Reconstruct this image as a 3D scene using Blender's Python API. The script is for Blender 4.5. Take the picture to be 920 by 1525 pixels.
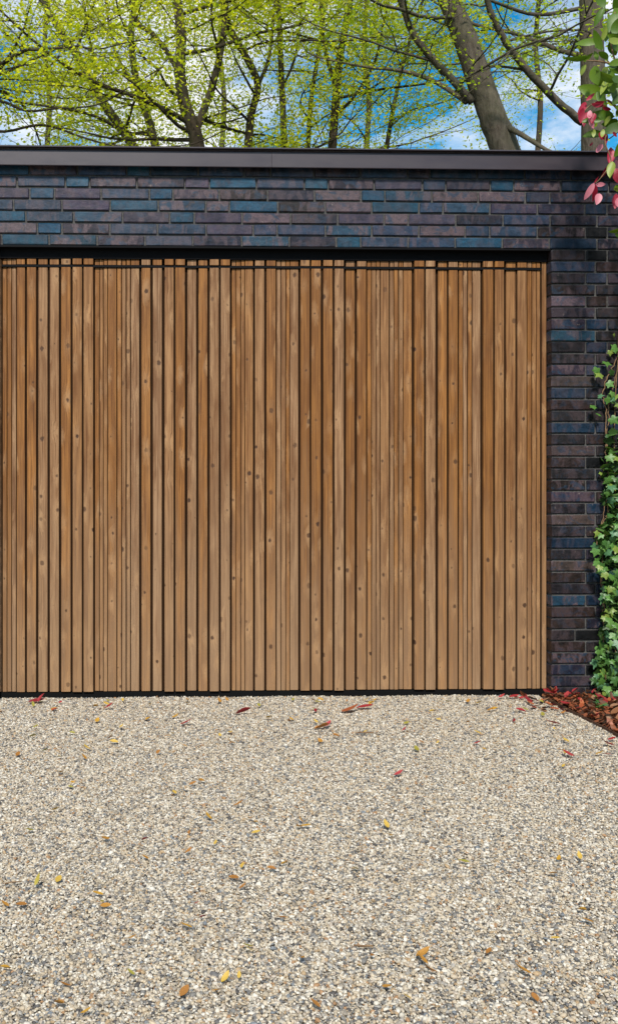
import bpy, bmesh, math, random
import numpy as np
from mathutils import Vector, Matrix, Euler

R = math.radians
sc = bpy.context.scene
for o in list(bpy.data.objects):
    bpy.data.objects.remove(o)
COL = sc.collection

# ------------------------------------------------------------------ camera
F = 1500.0; HOR = 725.0; FOOT = 200.0; CAMH = 1.06; CAMD = 5.0      # measured on the 920 x 1525 photograph
TH = math.atan(F * 1.97e-5)
CX = FOOT + F * math.tan(TH)
cam = bpy.data.cameras.new('camera'); camo = bpy.data.objects.new('camera', cam); COL.objects.link(camo)
camo.location = (0, -CAMD, CAMH); camo.rotation_euler = (R(90), 0, -TH)
cam.sensor_fit = 'VERTICAL'; cam.sensor_height = 36.0; cam.sensor_width = 24.0
cam.lens = 36.0 * F / 1525.0
cam.shift_x = (460 - CX) / 1525.0; cam.shift_y = -(762.5 - HOR) / 1525.0
cam.clip_start = 0.05; cam.clip_end = 2000
sc.camera = camo
sc.cycles.max_bounces = 6; sc.cycles.diffuse_bounces = 3; sc.cycles.transmission_bounces = 4; sc.cycles.glossy_bounces = 2

# ------------------------------------------------------------------ sky and sun
SUN_EL = R(43); SUN_AZ = math.atan2(-0.17, -0.985)                    # direction towards the sun: over the left shoulder
sdir = Vector((math.sin(SUN_AZ) * math.cos(SUN_EL), math.cos(SUN_AZ) * math.cos(SUN_EL), math.sin(SUN_EL)))
w = bpy.data.worlds.new('World'); sc.world = w; w.use_nodes = True
wn = w.node_tree.nodes; wl = w.node_tree.links; wn.clear()
wo = wn.new('ShaderNodeOutputWorld'); bg = wn.new('ShaderNodeBackground'); sky = wn.new('ShaderNodeTexSky')
sky.sky_type = 'NISHITA'; sky.sun_disc = False; sky.sun_elevation = SUN_EL; sky.sun_rotation = SUN_AZ % (2 * math.pi)
sky.air_density = 1.0; sky.dust_density = 0.1; sky.ozone_density = 3.0
bg.inputs['Strength'].default_value = 0.085
tc = wn.new('ShaderNodeTexCoord'); sx = wn.new('ShaderNodeSeparateXYZ'); wl.new(tc.outputs['Generated'], sx.inputs[0])
ad = wn.new('ShaderNodeMath'); ad.operation = 'ADD'; ad.inputs[1].default_value = 0.25; wl.new(sx.outputs['Z'], ad.inputs[0])
mx_ = wn.new('ShaderNodeMath'); mx_.operation = 'MAXIMUM'; mx_.inputs[1].default_value = 0.05; wl.new(ad.outputs[0], mx_.inputs[0])
dv = wn.new('ShaderNodeVectorMath'); dv.operation = 'DIVIDE'
cb = wn.new('ShaderNodeCombineXYZ')
for i in range(3): wl.new(mx_.outputs[0], cb.inputs[i])
wl.new(tc.outputs['Generated'], dv.inputs[0]); wl.new(cb.outputs[0], dv.inputs[1])
cn = wn.new('ShaderNodeTexNoise'); cn.inputs['Scale'].default_value = 2.6; cn.inputs['Detail'].default_value = 8; cn.inputs['Roughness'].default_value = 0.62
mp = wn.new('ShaderNodeMapping'); mp.inputs['Location'].default_value = (3.1, 1.35, 0.0)
wl.new(dv.outputs[0], mp.inputs[0]); wl.new(mp.outputs[0], cn.inputs['Vector'])
cr = wn.new('ShaderNodeValToRGB'); cr.color_ramp.elements[0].position = 0.43; cr.color_ramp.elements[1].position = 0.60
wl.new(cn.outputs[0], cr.inputs[0])
mix = wn.new('ShaderNodeMixRGB'); mix.inputs[2].default_value = (9.4, 9.6, 9.9, 1)
wl.new(cr.outputs[0], mix.inputs[0]); hs_ = wn.new('ShaderNodeHueSaturation'); hs_.inputs['Saturation'].default_value = 1.45; hs_.inputs['Value'].default_value = 1.4; hs_.inputs['Hue'].default_value = 0.485; wl.new(sky.outputs[0], hs_.inputs['Color']); wl.new(hs_.outputs[0], mix.inputs[1])
wl.new(mix.outputs[0], bg.inputs['Color']); wl.new(bg.outputs[0], wo.inputs[0])

sl = bpy.data.lights.new('sun', 'SUN'); sl.energy = 3.6; sl.angle = R(6); sl.color = (1.0, 0.95, 0.87)
so = bpy.data.objects.new('sun', sl); COL.objects.link(so); so.location = (-6, -8, 12)
so.rotation_euler = sdir.to_track_quat('Z', 'Y').to_euler()

sc.view_settings.view_transform = 'Standard'; sc.view_settings.look = 'None'
sc.view_settings.exposure = 0.4; sc.view_settings.gamma = 1.0; sc.view_settings.use_curve_mapping = False

rng = random.Random(11)

# ------------------------------------------------------------------ helpers
def at(px, py, depth):
    lat = (px - CX) / F * depth
    return Vector((lat * math.cos(TH) + depth * math.sin(TH), -CAMD + depth * math.cos(TH) - lat * math.sin(TH), CAMH + (HOR - py) / F * depth))
def on_ground(px, py, z=0.0):
    return at(px, py, F * (CAMH - z) / (py - HOR))
def on_plane(px, py, Y):
    t = (px - CX) / F
    # depth so that world Y matches
    d = (Y + CAMD) / (math.cos(TH) - t * math.sin(TH))
    return at(px, py, d)
def wx(px, Y=0.0): return on_plane(px, 700, Y).x

def tag(o, label=None, cat=None, group=None, kind=None):
    if label: o['label'] = label
    if cat: o['category'] = cat
    if group: o['group'] = group
    if kind: o['kind'] = kind
    return o
def link(name, me, mat=None, parent=None):
    o = bpy.data.objects.new(name, me); COL.objects.link(o)
    if mat is not None and me is not None and len(me.materials) == 0: me.materials.append(mat)
    if parent is not None: o.parent = parent
    return o
def empty(name, loc=(0, 0, 0)):
    o = bpy.data.objects.new(name, None); COL.objects.link(o); o.location = loc; o.empty_display_size = 0.1
    return o
def box_bm(x0, x1, y0, y1, z0, z1, bev=0.0, seg=1):
    bm = bmesh.new(); bmesh.ops.create_cube(bm, size=1.0)
    for v in bm.verts:
        v.co = Vector(((x0 + x1) / 2 + v.co.x * (x1 - x0), (y0 + y1) / 2 + v.co.y * (y1 - y0), (z0 + z1) / 2 + v.co.z * (z1 - z0)))
    if bev: bmesh.ops.bevel(bm, geom=bm.edges[:], offset=bev, segments=seg, affect='EDGES', profile=0.5)
    return bm
def bm_mesh(bm, name, smooth=False):
    me = bpy.data.meshes.new(name); bm.to_mesh(me); bm.free()
    if smooth:
        for p in me.polygons: p.use_smooth = True
    return me
def box(name, x0, x1, y0, y1, z0, z1, mat, parent=None, bev=0.0):
    return link(name, bm_mesh(box_bm(x0, x1, y0, y1, z0, z1, bev), name), mat, parent)
class MB:
    def __init__(s): s.v = []; s.f = []; s.n = 0
    def tube(s, pts, rad, sides=6):
        pts = [Vector(p) for p in pts]; n = len(pts); base = s.n
        up = Vector((0.31, 0.95, 0.11))
        for i, p in enumerate(pts):
            t = (pts[min(i + 1, n - 1)] - pts[max(i - 1, 0)]); t = t.normalized() if t.length > 1e-9 else Vector((0, 0, 1))
            a = t.cross(up)
            if a.length < 0.05: a = t.cross(Vector((1, 0, 0)))
            a.normalize(); b = t.cross(a)
            for k in range(sides):
                an = 2 * math.pi * k / sides
                s.v.append(p + (a * math.cos(an) + b * math.sin(an)) * rad[i])
        for i in range(n - 1):
            for k in range(sides):
                k2 = (k + 1) % sides
                s.f.append((base + i * sides + k, base + i * sides + k2, base + (i + 1) * sides + k2, base + (i + 1) * sides + k))
        s.f.append(tuple(base + (n - 1) * sides + k for k in range(sides)))
        s.f.append(tuple(base + k for k in reversed(range(sides))))
        s.n = len(s.v)
    def mesh(s, name, smooth=True):
        me = bpy.data.meshes.new(name); me.from_pydata([tuple(v) for v in s.v], [], s.f); me.update()
        if smooth:
            for p in me.polygons: p.use_smooth = True
        return me
def smooth_path(pts, per=5):
    """Catmull-Rom through (Vector, radius) pairs"""
    P = [(Vector(p), r) for p, r in pts]; out = []; rr = []
    n = len(P)
    for i in range(n - 1):
        p0 = P[max(i - 1, 0)][0]; p1 = P[i][0]; p2 = P[i + 1][0]; p3 = P[min(i + 2, n - 1)][0]
        for k in range(per):
            t = k / per
            out.append(0.5 * ((2 * p1) + (p2 - p0) * t + (2 * p0 - 5 * p1 + 4 * p2 - p3) * t * t + (3 * p1 - p0 - 3 * p2 + p3) * t ** 3))
            rr.append(P[i][1] * (1 - t) + P[i + 1][1] * t)
    out.append(P[-1][0]); rr.append(P[-1][1])
    return out, rr

# ------------------------------------------------------------------ material helpers
class M:
    def __init__(s, name, rough=0.6, spec=0.5):
        s.m = bpy.data.materials.new(name); s.m.use_nodes = True; s.t = s.m.node_tree
        s.n = s.t.nodes; s.l = s.t.links; s.b = s.n['Principled BSDF']
        s.b.inputs['Roughness'].default_value = rough; s.b.inputs['Specular IOR Level'].default_value = spec
    def node(s, kind, **kw):
        nd = s.n.new(kind)
        for k, v in kw.items(): setattr(nd, k, v)
        return nd
    def put(s, sock, v):
        if hasattr(v, 'links') or isinstance(v, bpy.types.NodeSocket): s.l.new(v, sock)
        else: sock.default_value = v
    def math(s, op, a, b=0.0, c=0.0, clamp=False):
        nd = s.node('ShaderNodeMath', operation=op); nd.use_clamp = clamp
        for i, v in enumerate((a, b, c)): s.put(nd.inputs[i], v)
        return nd.outputs[0]
    def vmath(s, op, a, b):
        nd = s.node('ShaderNodeVectorMath', operation=op)
        s.put(nd.inputs[0], a); s.put(nd.inputs[1], b)
        return nd.outputs[0]
    def mix(s, f, a, b, blend='MIX'):
        nd = s.node('ShaderNodeMixRGB', blend_type=blend)
        s.put(nd.inputs[0], f)
        for i, v in ((1, a), (2, b)):
            if isinstance(v, tuple): nd.inputs[i].default_value = v if len(v) == 4 else v + (1,)
            else: s.l.new(v, nd.inputs[i])
        return nd.outputs[0]
    def ramp(s, f, stops, interp='LINEAR'):
        nd = s.node('ShaderNodeValToRGB'); cr = nd.color_ramp; cr.interpolation = interp
        while len(cr.elements) < len(stops): cr.elements.new(0.5)
        for e, (p, c) in zip(cr.elements, stops):
            e.position = p; e.color = (c, c, c, 1) if isinstance(c, (int, float)) else (tuple(c) + (1,))[:4]
        s.put(nd.inputs[0], f); return nd.outputs[0]
    def noise(s, vec, scale, detail=4, rough=0.55, dist=0.0):
        nd = s.node('ShaderNodeTexNoise'); s.l.new(vec, nd.inputs['Vector'])
        nd.inputs['Scale'].default_value = scale; nd.inputs['Detail'].default_value = detail; nd.inputs['Roughness'].default_value = rough
        nd.inputs['Distortion'].default_value = dist
        return nd.outputs[0]
    def vor(s, vec, scale, out='Distance', feature='F1'):
        nd = s.node('ShaderNodeTexVoronoi', feature=feature); s.l.new(vec, nd.inputs['Vector']); nd.inputs['Scale'].default_value = scale
        return nd.outputs[out]
    def pos(s): return s.node('ShaderNodeNewGeometry').outputs['Position']
    def objco(s): return s.node('ShaderNodeTexCoord').outputs['Object']
    def oi(s, k): return s.node('ShaderNodeObjectInfo').outputs[k]
    def mul(s, vec, t): return s.vmath('MULTIPLY', vec, t)
    def bump(s, h, strength=0.3, dist=0.01):
        nd = s.node('ShaderNodeBump'); nd.inputs['Strength'].default_value = strength; nd.inputs['Distance'].default_value = dist
        s.l.new(h, nd.inputs['Height']); s.l.new(nd.outputs[0], s.b.inputs['Normal'])
    def col(s, v): s.put(s.b.inputs['Base Color'], v if not isinstance(v, tuple) else (v + (1,))[:4])
    def rgh(s, v): s.put(s.b.inputs['Roughness'], v)
    def translucent(s, col, amount):
        tr = s.node('ShaderNodeBsdfTranslucent'); s.put(tr.inputs['Color'], col)
        mixs = s.node('ShaderNodeMixShader'); mixs.inputs[0].default_value = amount
        s.l.new(s.b.outputs[0], mixs.inputs[1]); s.l.new(tr.outputs[0], mixs.inputs[2])
        s.l.new(mixs.outputs[0], s.n['Material Output'].inputs['Surface'])

def seeded(m, co, amt=37.0):
    rnd = m.oi('Random'); cbn = m.node('ShaderNodeCombineXYZ')
    m.l.new(m.math('MULTIPLY', rnd, amt), cbn.inputs[0]); m.l.new(m.math('MULTIPLY', rnd, amt * 1.7), cbn.inputs[1]); m.l.new(m.math('MULTIPLY', rnd, amt * 2.3), cbn.inputs[2])
    return m.vmath('ADD', co, cbn.outputs[0])

# brick: obj.color rgb = body colour, alpha = how mottled
m = M('brick', 0.42, 0.28)
co = seeded(m, m.pos()); oc = m.oi('Color'); al = m.oi('Alpha')
n1 = m.noise(m.mul(co, (22, 22, 9)), 1.0, 3, 0.55, 0.6)
n2 = m.noise(m.mul(co, (30, 30, 24)), 1.0, 6, 0.7)
n3 = m.noise(co, 160, 4, 0.7)
n4 = m.noise(m.mul(co, (14, 14, 16)), 1.0, 3, 0.6, 1.5)
patch = m.math('MULTIPLY', m.ramp(n1, [(0.47, 0.0), (0.57, 1.0)]), al)
oc = m.mix(1.0, oc, m.ramp(m.noise(m.mul(co, (16, 16, 30)), 1.0, 4, 0.6, 0.8), [(0.30, (0.38, 0.45, 0.50)), (0.52, (0.95, 0.95, 0.95)), (0.72, (1.45, 1.35, 1.30))]), 'MULTIPLY')
c = m.mix(m.math('MULTIPLY', patch, 0.8), oc, (0.094, 0.063, 0.070))
c = m.mix(m.math('MULTIPLY', m.ramp(n4, [(0.52, 0.0), (0.60, 1.0)]), m.math('MULTIPLY', al, 0.75)), c, (0.014, 0.034, 0.062))
c = m.mix(m.math('MULTIPLY', m.ramp(n2, [(0.57, 0.0), (0.66, 1.0)]), m.math('MULTIPLY', al, 0.8)), c, (0.05, 0.032, 0.026))
c = m.mix(m.math('MULTIPLY', m.ramp(n2, [(0.26, 1.0), (0.36, 0.0)]), m.math('MULTIPLY', al, 0.9)), c, (0.30, 0.24, 0.21))
c = m.mix(0.75, c, m.mix(1.0, c, m.ramp(n3, [(0.3, 0.55), (0.7, 1.45)]), 'MULTIPLY'))
m.col(c); m.rgh(m.ramp(m.noise(co, 40, 4, 0.6), [(0.3, 0.30), (0.7, 0.58)]))
m.bump(m.math('ADD', m.noise(co, 60, 5, 0.7), m.math('MULTIPLY', n3, 0.35)), 0.35, 0.004)
BRICK = m.m
m = M('mortar', 0.9, 0.2); co = m.pos()
m.col(m.ramp(m.noise(co, 90, 5, 0.7), [(0.3, (0.042, 0.041, 0.040)), (0.7, (0.115, 0.110, 0.104))])); m.bump(m.noise(co, 220, 4, 0.7), 0.6, 0.003)
MORTAR = m.m
# fascia metal
m = M('brown_aluminium', 0.38, 0.5); co = m.pos()
m.col(m.ramp(m.noise(m.mul(co, (1.5, 3, 6)), 1.0, 4, 0.6), [(0.3, (0.031, 0.022, 0.029)), (0.7, (0.040, 0.029, 0.035))]))
m.rgh(m.ramp(m.noise(m.mul(co, (6, 6, 20)), 1.0, 4, 0.6), [(0.3, 0.34), (0.7, 0.46)]))
FASCIA = m.m
m = M('black_steel', 0.7, 0.12); m.col((0.004, 0.004, 0.005)); BLACK = m.m
m = M('black_rubber', 0.8, 0.12); m.col((0.004, 0.004, 0.004)); RUBBER = m.m
m = M('dark_backing', 0.9, 0.1); m.col((0.022, 0.010, 0.004)); BACKING = m.m  # back board; the same dark colour paints shade into the board grooves
m = M('roofing_felt', 0.9, 0.2); m.col(m.ramp(m.noise(m.pos(), 30, 4), [(0.3, (0.03, 0.03, 0.03)), (0.7, (0.06, 0.06, 0.06))])); FELT = m.m

# wood
m = M('larch_wood', 0.62, 0.25)
P = m.pos(); rnd = m.oi('Random'); co = seeded(m, P, 61.0)
sep = m.node('ShaderNodeSeparateXYZ'); m.l.new(co, sep.inputs[0])
flat = m.node('ShaderNodeCombineXYZ'); m.l.new(m.math('ADD', sep.outputs[0], m.math('MULTIPLY', sep.outputs[1], 0.6)), flat.inputs[0]); m.l.new(sep.outputs[2], flat.inputs[2])
fv = flat.outputs[0]
kv = m.node('ShaderNodeTexVoronoi', voronoi_dimensions='2D', feature='F1'); kc = m.node('ShaderNodeCombineXYZ')
m.l.new(m.math('MULTIPLY', sep.outputs[0], 19.0), kc.inputs[0]); m.l.new(m.math('MULTIPLY', sep.outputs[2], 5.2), kc.inputs[1])
m.l.new(kc.outputs[0], kv.inputs['Vector']); kv.inputs['Scale'].default_value = 1.0; kv.inputs['Randomness'].default_value = 1.0
kd = m.node('ShaderNodeVectorMath', operation='SUBTRACT')
m.l.new(kc.outputs[0], kd.inputs[0]); m.l.new(kv.outputs['Position'], kd.inputs[1])
# the knot's own metric: back to metres, a little taller than wide
kd2 = m.vmath('MULTIPLY', kd.outputs[0], (1 / 19.0, 1 / 5.2 * 0.75, 0))
kl = m.node('ShaderNodeVectorMath', operation='LENGTH'); m.l.new(kd2, kl.inputs[0]); kdist = kl.outputs['Value']
ksc = m.node('ShaderNodeSeparateXYZ'); m.l.new(kv.outputs['Color'], ksc.inputs[0])
ksize = m.math('MULTIPLY', m.math('POWER', ksc.outputs[0], 2.0), 0.0118)          # many cells carry only a pin knot
wob = m.math('MULTIPLY', m.math('SUBTRACT', m.noise(P, 90, 4, 0.7), 0.5), 0.014)
kn = m.math('SUBTRACT', m.math('ADD', kdist, wob), ksize)
knot = m.ramp(m.math('MULTIPLY', m.math('ADD', kn, 0.004), 100.0), [(0.0, 1.0), (0.45, 0.0)])
khas = m.math('GREATER_THAN', ksc.outputs[0], 0.22)
knot = m.math('MULTIPLY', knot, khas)
hd2 = m.vmath('MULTIPLY', kd.outputs[0], (1 / 19.0 * 1.2, 1 / 5.2 * 0.42, 0)); hl = m.node('ShaderNodeVectorMath', operation='LENGTH'); m.l.new(hd2, hl.inputs[0])
hw_ = m.math('ADD', hl.outputs['Value'], m.math('MULTIPLY', m.math('SUBTRACT', m.noise(m.mul(P, (70, 70, 22)), 1.0, 4, 0.65), 0.5), 0.045))
halo = m.math('MULTIPLY', m.ramp(m.math('MULTIPLY', m.math('SUBTRACT', hw_, ksize), 42.0), [(0.0, 1.0), (1.0, 0.0)]), m.math('MULTIPLY', khas, ksc.outputs[1]))
warp = m.math('MULTIPLY', halo, 0.016)
gx = m.math('ADD', m.math('ADD', sep.outputs[0], m.math('MULTIPLY', sep.outputs[1], 0.7)), warp)
gv = m.node('ShaderNodeCombineXYZ'); m.l.new(gx, gv.inputs[0]); m.l.new(sep.outputs[2], gv.inputs[2]); m.l.new(m.math('MULTIPLY', rnd, 9.0), gv.inputs[1])
g1 = m.noise(m.mul(gv.outputs[0], (150, 1, 2.2)), 1.0, 5, 0.62, 0.3)
g2 = m.noise(m.mul(gv.outputs[0], (420, 1, 5)), 1.0, 3, 0.6)
blot = m.noise(m.mul(gv.outputs[0], (22, 1, 3.2)), 1.0, 5, 0.62, 0.5)
vr = m.node('ShaderNodeSeparateXYZ'); wnz = m.node('ShaderNodeTexWhiteNoise', noise_dimensions='1D'); m.l.new(rnd, wnz.inputs['W']); m.l.new(wnz.outputs['Color'], vr.inputs[0])
base = m.ramp(vr.outputs[0], [(0.0, (0.240, 0.100, 0.023)), (0.30, (0.325, 0.138, 0.033)), (0.55, (0.325, 0.162, 0.060)), (0.78, (0.345, 0.205, 0.108)), (1.0, (0.275, 0.145, 0.062))])
base = m.mix(m.ramp(blot, [(0.38, 0.0), (0.68, 0.75)]), base, (0.130, 0.048, 0.012))
base = m.mix(m.ramp(g1, [(0.40, 0.0), (0.68, 0.88)]), base, (0.095, 0.034, 0.010))
base = m.mix(0.55, base, m.mix(1.0, base, m.ramp(g2, [(0.3, 0.75), (0.7, 1.22)]), 'MULTIPLY'))
# weathering: splash-bleached lower part, patchy
spz = m.node('ShaderNodeSeparateXYZ'); m.l.new(P, spz.inputs[0])
wz = m.math('ADD', spz.outputs[2], m.math('MULTIPLY', m.math('SUBTRACT', m.noise(m.mul(co, (30, 30, 1.6)), 1.0, 4, 0.6), 0.5), 1.6))
base = m.mix(m.ramp(m.math('MULTIPLY', wz, 0.5), [(0.05, 0.45), (0.60, 0.0)]), base, (0.310, 0.205, 0.120))
base = m.mix(m.math('MULTIPLY', halo, 0.50), base, (0.40, 0.235, 0.115))
base = m.mix(m.math('MULTIPLY', knot, m.math('ADD', 0.45, m.math('MULTIPLY', ksc.outputs[2], 0.5))), base, (0.045, 0.020, 0.011))
m.col(base); m.rgh(m.ramp(g1, [(0.3, 0.52), (0.7, 0.75)]))
m.bump(m.math('SUBTRACT', m.math('ADD', g1, m.math('MULTIPLY', g2, 0.4)), m.math('MULTIPLY', knot, 0.8)), 0.35, 0.0025)
WOOD = m.m

# gravel pebbles
m = M('pebble', 0.62, 0.4)
rnd = m.oi('Random'); pcol = m.ramp(rnd, [
    (0.00, (0.502, 0.444, 0.349)), (0.10, (0.405, 0.337, 0.240)), (0.20, (0.567, 0.513, 0.419)), (0.29, (0.274, 0.235, 0.184)), (0.37, (0.445, 0.359, 0.248)),
    (0.45, (0.177, 0.167, 0.150)), (0.52, (0.502, 0.420, 0.304)), (0.60, (0.339, 0.312, 0.268)), (0.67, (0.120, 0.114, 0.109)), (0.72, (0.371, 0.258, 0.143)),
    (0.76, (0.616, 0.565, 0.475)), (0.83, (0.233, 0.190, 0.137)), (0.88, (0.420, 0.351, 0.275)), (0.93, (0.322, 0.183, 0.089)), (0.95, (0.161, 0.174, 0.184)), (0.975, (0.068, 0.061, 0.056))], 'CONSTANT')
nz = m.noise(seeded(m, m.pos()), 170, 4, 0.65)
m.col(m.mix(0.8, pcol, m.mix(1.0, pcol, m.ramp(nz, [(0.3, 0.62), (0.7, 1.30)]), 'MULTIPLY')))
PEBBLE = m.m
m = M('gravel_bed', 0.9, 0.2); P = m.pos()
vc = m.vor(P, 125, 'Color'); vd = m.vor(P, 125, 'Distance')
vs = m.node('ShaderNodeSeparateXYZ'); m.l.new(vc, vs.inputs[0])
m.col(m.mix(m.ramp(vd, [(0.50, 0.0), (0.85, 0.8)]), m.ramp(vs.outputs[0], [(0.0, (0.60, 0.56, 0.49)), (0.3, (0.42, 0.37, 0.30)), (0.5, (0.66, 0.62, 0.56)), (0.7, (0.24, 0.23, 0.22)), (0.85, (0.50, 0.42, 0.31))], 'CONSTANT'), (0.06, 0.05, 0.04)))  # dark colour between the stones stands in for the shadows there
m.bump(m.math('SUBTRACT', 1.0, vd), 1.0, 0.008); GBED = m.m
m = M('soil', 0.95, 0.1); P = m.pos()
m.col(m.ramp(m.noise(P, 40, 6, 0.7), [(0.3, (0.030, 0.018, 0.011)), (0.7, (0.105, 0.062, 0.038))])); m.bump(m.noise(P, 60, 6, 0.75), 1.0, 0.02); SOIL = m.m
m = M('grass_ground', 0.95, 0.1); P = m.pos()
m.col(m.ramp(m.noise(P, 3, 6, 0.7), [(0.3, (0.030, 0.045, 0.015)), (0.7, (0.075, 0.090, 0.035))])); m.bump(m.noise(P, 30, 6, 0.75), 1.0, 0.03); GRASS = m.m
m = M('rusty_steel', 0.8, 0.3); m.col(m.ramp(m.noise(m.pos(), 60, 5, 0.7), [(0.3, (0.05, 0.025, 0.015)), (0.7, (0.12, 0.06, 0.035))])); EDGE = m.m

# leaves: obj.color sets the leaf's own colour
def leaf_mat(name, rough, trans, vary=0.35, scale=60):
    m = M(name, rough, 0.5)
    c0 = m.oi('Color'); nz = m.noise(seeded(m, m.objco()), scale, 3, 0.6)
    c = m.mix(vary, c0, m.mix(1.0, c0, m.ramp(nz, [(0.3, 0.45), (0.7, 1.6)]), 'MULTIPLY'))
    m.col(c); m.translucent(c, trans); m.bump(nz, 0.25, 0.002); return m.m
GLOSSY_LEAF = leaf_mat('glossy_leaf', 0.40, 0.32)
IVY_LEAF = leaf_mat('ivy_leaf', 0.36, 0.22, 0.45, 90)
DRY_LEAF = leaf_mat('dry_leaf', 0.55, 0.15, 0.6, 80)
# tree foliage: colour differs from leaf to leaf (mesh attribute)
def crown_mat(name, c0, c1, c2, trans=0.58):
    m = M(name, 0.5, 0.35)
    at_ = m.node('ShaderNodeAttribute'); at_.attribute_name = 'leafvar'
    c = m.ramp(at_.outputs['Fac'], [(0.0, c0), (0.5, c1), (1.0, c2)])
    m.col(c); m.translucent(m.mix(1.0, c, (1.85, 1.85, 0.8), 'MULTIPLY'), trans); return m.m
SPRING = crown_mat('spring_leaf', (0.27, 0.34, 0.020), (0.43, 0.46, 0.028), (0.58, 0.54, 0.045))
FRESH = crown_mat('fresh_leaf', (0.17, 0.26, 0.020), (0.29, 0.37, 0.028), (0.42, 0.45, 0.040))
HEDGE = crown_mat('hedge_leaf', (0.018, 0.045, 0.010), (0.035, 0.080, 0.015), (0.060, 0.110, 0.025), 0.25)
IVYMASS = crown_mat('ivy_mass', (0.03, 0.07, 0.02), (0.06, 0.13, 0.03), (0.10, 0.19, 0.05), 0.2)
def bark_mat(name, a, b, sc_=9.0):
    m = M(name, 0.9, 0.15); P = m.pos()
    n = m.noise(m.mul(P, (1, 1, 0.25)), sc_ * 3, 6, 0.7, 0.4)
    n0 = m.noise(P, 3.0, 4, 0.6)
    c = m.ramp(n, [(0.3, a), (0.7, b)]); c = m.mix(m.ramp(n0, [(0.45, 0.0), (0.7, 0.5)]), c, (0.075, 0.085, 0.040))
    m.col(c); m.bump(n, 0.7, 0.03); return m.m
LITTER = crown_mat('litter_leaf', (0.06, 0.03, 0.018), (0.22, 0.075, 0.035), (0.36, 0.11, 0.05), 0.15)
BARK = bark_mat('beech_bark', (0.065, 0.050, 0.038), (0.165, 0.135, 0.105))
BARKD = bark_mat('dark_bark', (0.030, 0.022, 0.016), (0.092, 0.068, 0.048))
m = M('ivy_stem', 0.8, 0.2); m.col(m.ramp(m.noise(m.pos(), 50, 4, 0.6), [(0.3, (0.10, 0.055, 0.030)), (0.7, (0.27, 0.17, 0.09))])); STEM = m.m

# ------------------------------------------------------------------ ground
DRIVE_R = 2.045      # right edge of the drive (edging line)
def sheet(name, x0, x1, y0, y1, z, mat):
    me = bpy.data.meshes.new(name); me.from_pydata([(x0, y0, z), (x1, y0, z), (x1, y1, z), (x0, y1, z)], [], [(0, 1, 2, 3)]); me.update()
    return tag(link(name, me, mat), kind='structure')
sheet('ground', -400, 400, -400, 400, -0.012, GRASS)
sheet('driveway', -7.0, DRIVE_R + 0.005, -9.0, 0.30, -0.004, GBED)
# planting bed: uneven soil beside the drive
nx, ny = 14, 60; vs_ = []; fs_ = []
for j in range(ny + 1):
    for i in range(nx + 1):
        x = DRIVE_R + 0.006 + (1.6) * i / nx; y = -5.2 + 5.2 * j / ny
        vs_.append((x, y, 0.004 + (0.012 + 0.02 * rng.random()) * min(1, i / 2)))
for j in range(ny):
    for i in range(nx):
        a = j * (nx + 1) + i; fs_.append((a, a + 1, a + nx + 2, a + nx + 1))
me = bpy.data.meshes.new('planting_bed'); me.from_pydata(vs_, [], fs_); me.update()
tag(link('planting_bed', me, SOIL), kind='structure')
# steel edging strip, gently wavy
mb = bmesh.new(); prev = None
pp = [(DRIVE_R + 0.006 * math.sin(y * 2.1) + 0.003 * math.sin(y * 7), y) for y in [-0.02 - 0.12 * k for k in range(44)]]
rows = []
for (x, y) in pp:
    rows.append([mb.verts.new((x - 0.0022, y, -0.01)), mb.verts.new((x - 0.0022, y, 0.016)), mb.verts.new((x + 0.0022, y, 0.016)), mb.verts.new((x + 0.0022, y, -0.01))])
for a, b in zip(rows, rows[1:]):
    for k in range(4): mb.faces.new((a[k], a[(k + 1) % 4], b[(k + 1) % 4], b[k]))
mb.faces.new(rows[0]); mb.faces.new(rows[-1][::-1])
bmesh.ops.recalc_face_normals(mb, faces=mb.faces[:])
tag(link('garden_edging', bm_mesh(mb, 'garden_edging'), EDGE), 'thin rusty edging strip between gravel drive and leafy planting bed', 'edging')

# ------------------------------------------------------------------ garage
COURSE = 0.0579; JNT = 0.009
ZL = 2.254                                   # underside of the brick above the door
XJ = wx(820.5)                               # right jamb edge
XLJ = wx(-3.0)                               # left jamb edge
XR_END = 3.6; XL_END = XLJ - 1.35
ZTOP = ZL + 7 * COURSE + 0.03
garage = tag(empty('garage', ((XJ + XLJ) / 2, 0.0, 0.0)), 'flat roofed garage of dark glazed brick with a wide vertical timber door', 'garage')
GO = Vector(garage.location)
def gpart(o, parent=None):                   # parts are built in world coordinates
    p = parent or garage
    o.parent = p
    if parent is None: o.matrix_parent_inverse = Matrix.Translation(-GO)
    return o
# mortar core of the front wall: lintel band + two piers, and the other walls
bmw = bmesh.new()
def addbox(bm, x0, x1, y0, y1, z0, z1):
    b = box_bm(x0, x1, y0, y1, z0, z1); me_ = bpy.data.meshes.new('t'); b.to_mesh(me_); b.free(); bm.from_mesh(me_); bpy.data.meshes.remove(me_)
MR = 0.009
addbox(bmw, XJ + 0.006, XR_END, MR, 0.24, -0.05, ZL + 0.002)
addbox(bmw, XL_END, XLJ - 0.006, MR, 0.24, -0.05, ZL + 0.002)
addbox(bmw, XL_END, XR_END, MR + 0.0003, 0.2397, ZL + 0.003, ZTOP)
addbox(bmw, XL_END, XL_END + 0.2, 0.2403, 5.6, -0.05, ZTOP - 0.01)
addbox(bmw, XR_END - 0.2, XR_END, 0.2403, 5.6, -0.05, ZTOP - 0.01)
addbox(bmw, XL_END + 0.2, XR_END - 0.2, 5.4, 5.6, -0.05, ZTOP - 0.01)
wall = link('wall', bm_mesh(bmw, 'wall'), MORTAR); gpart(wall)

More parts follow.
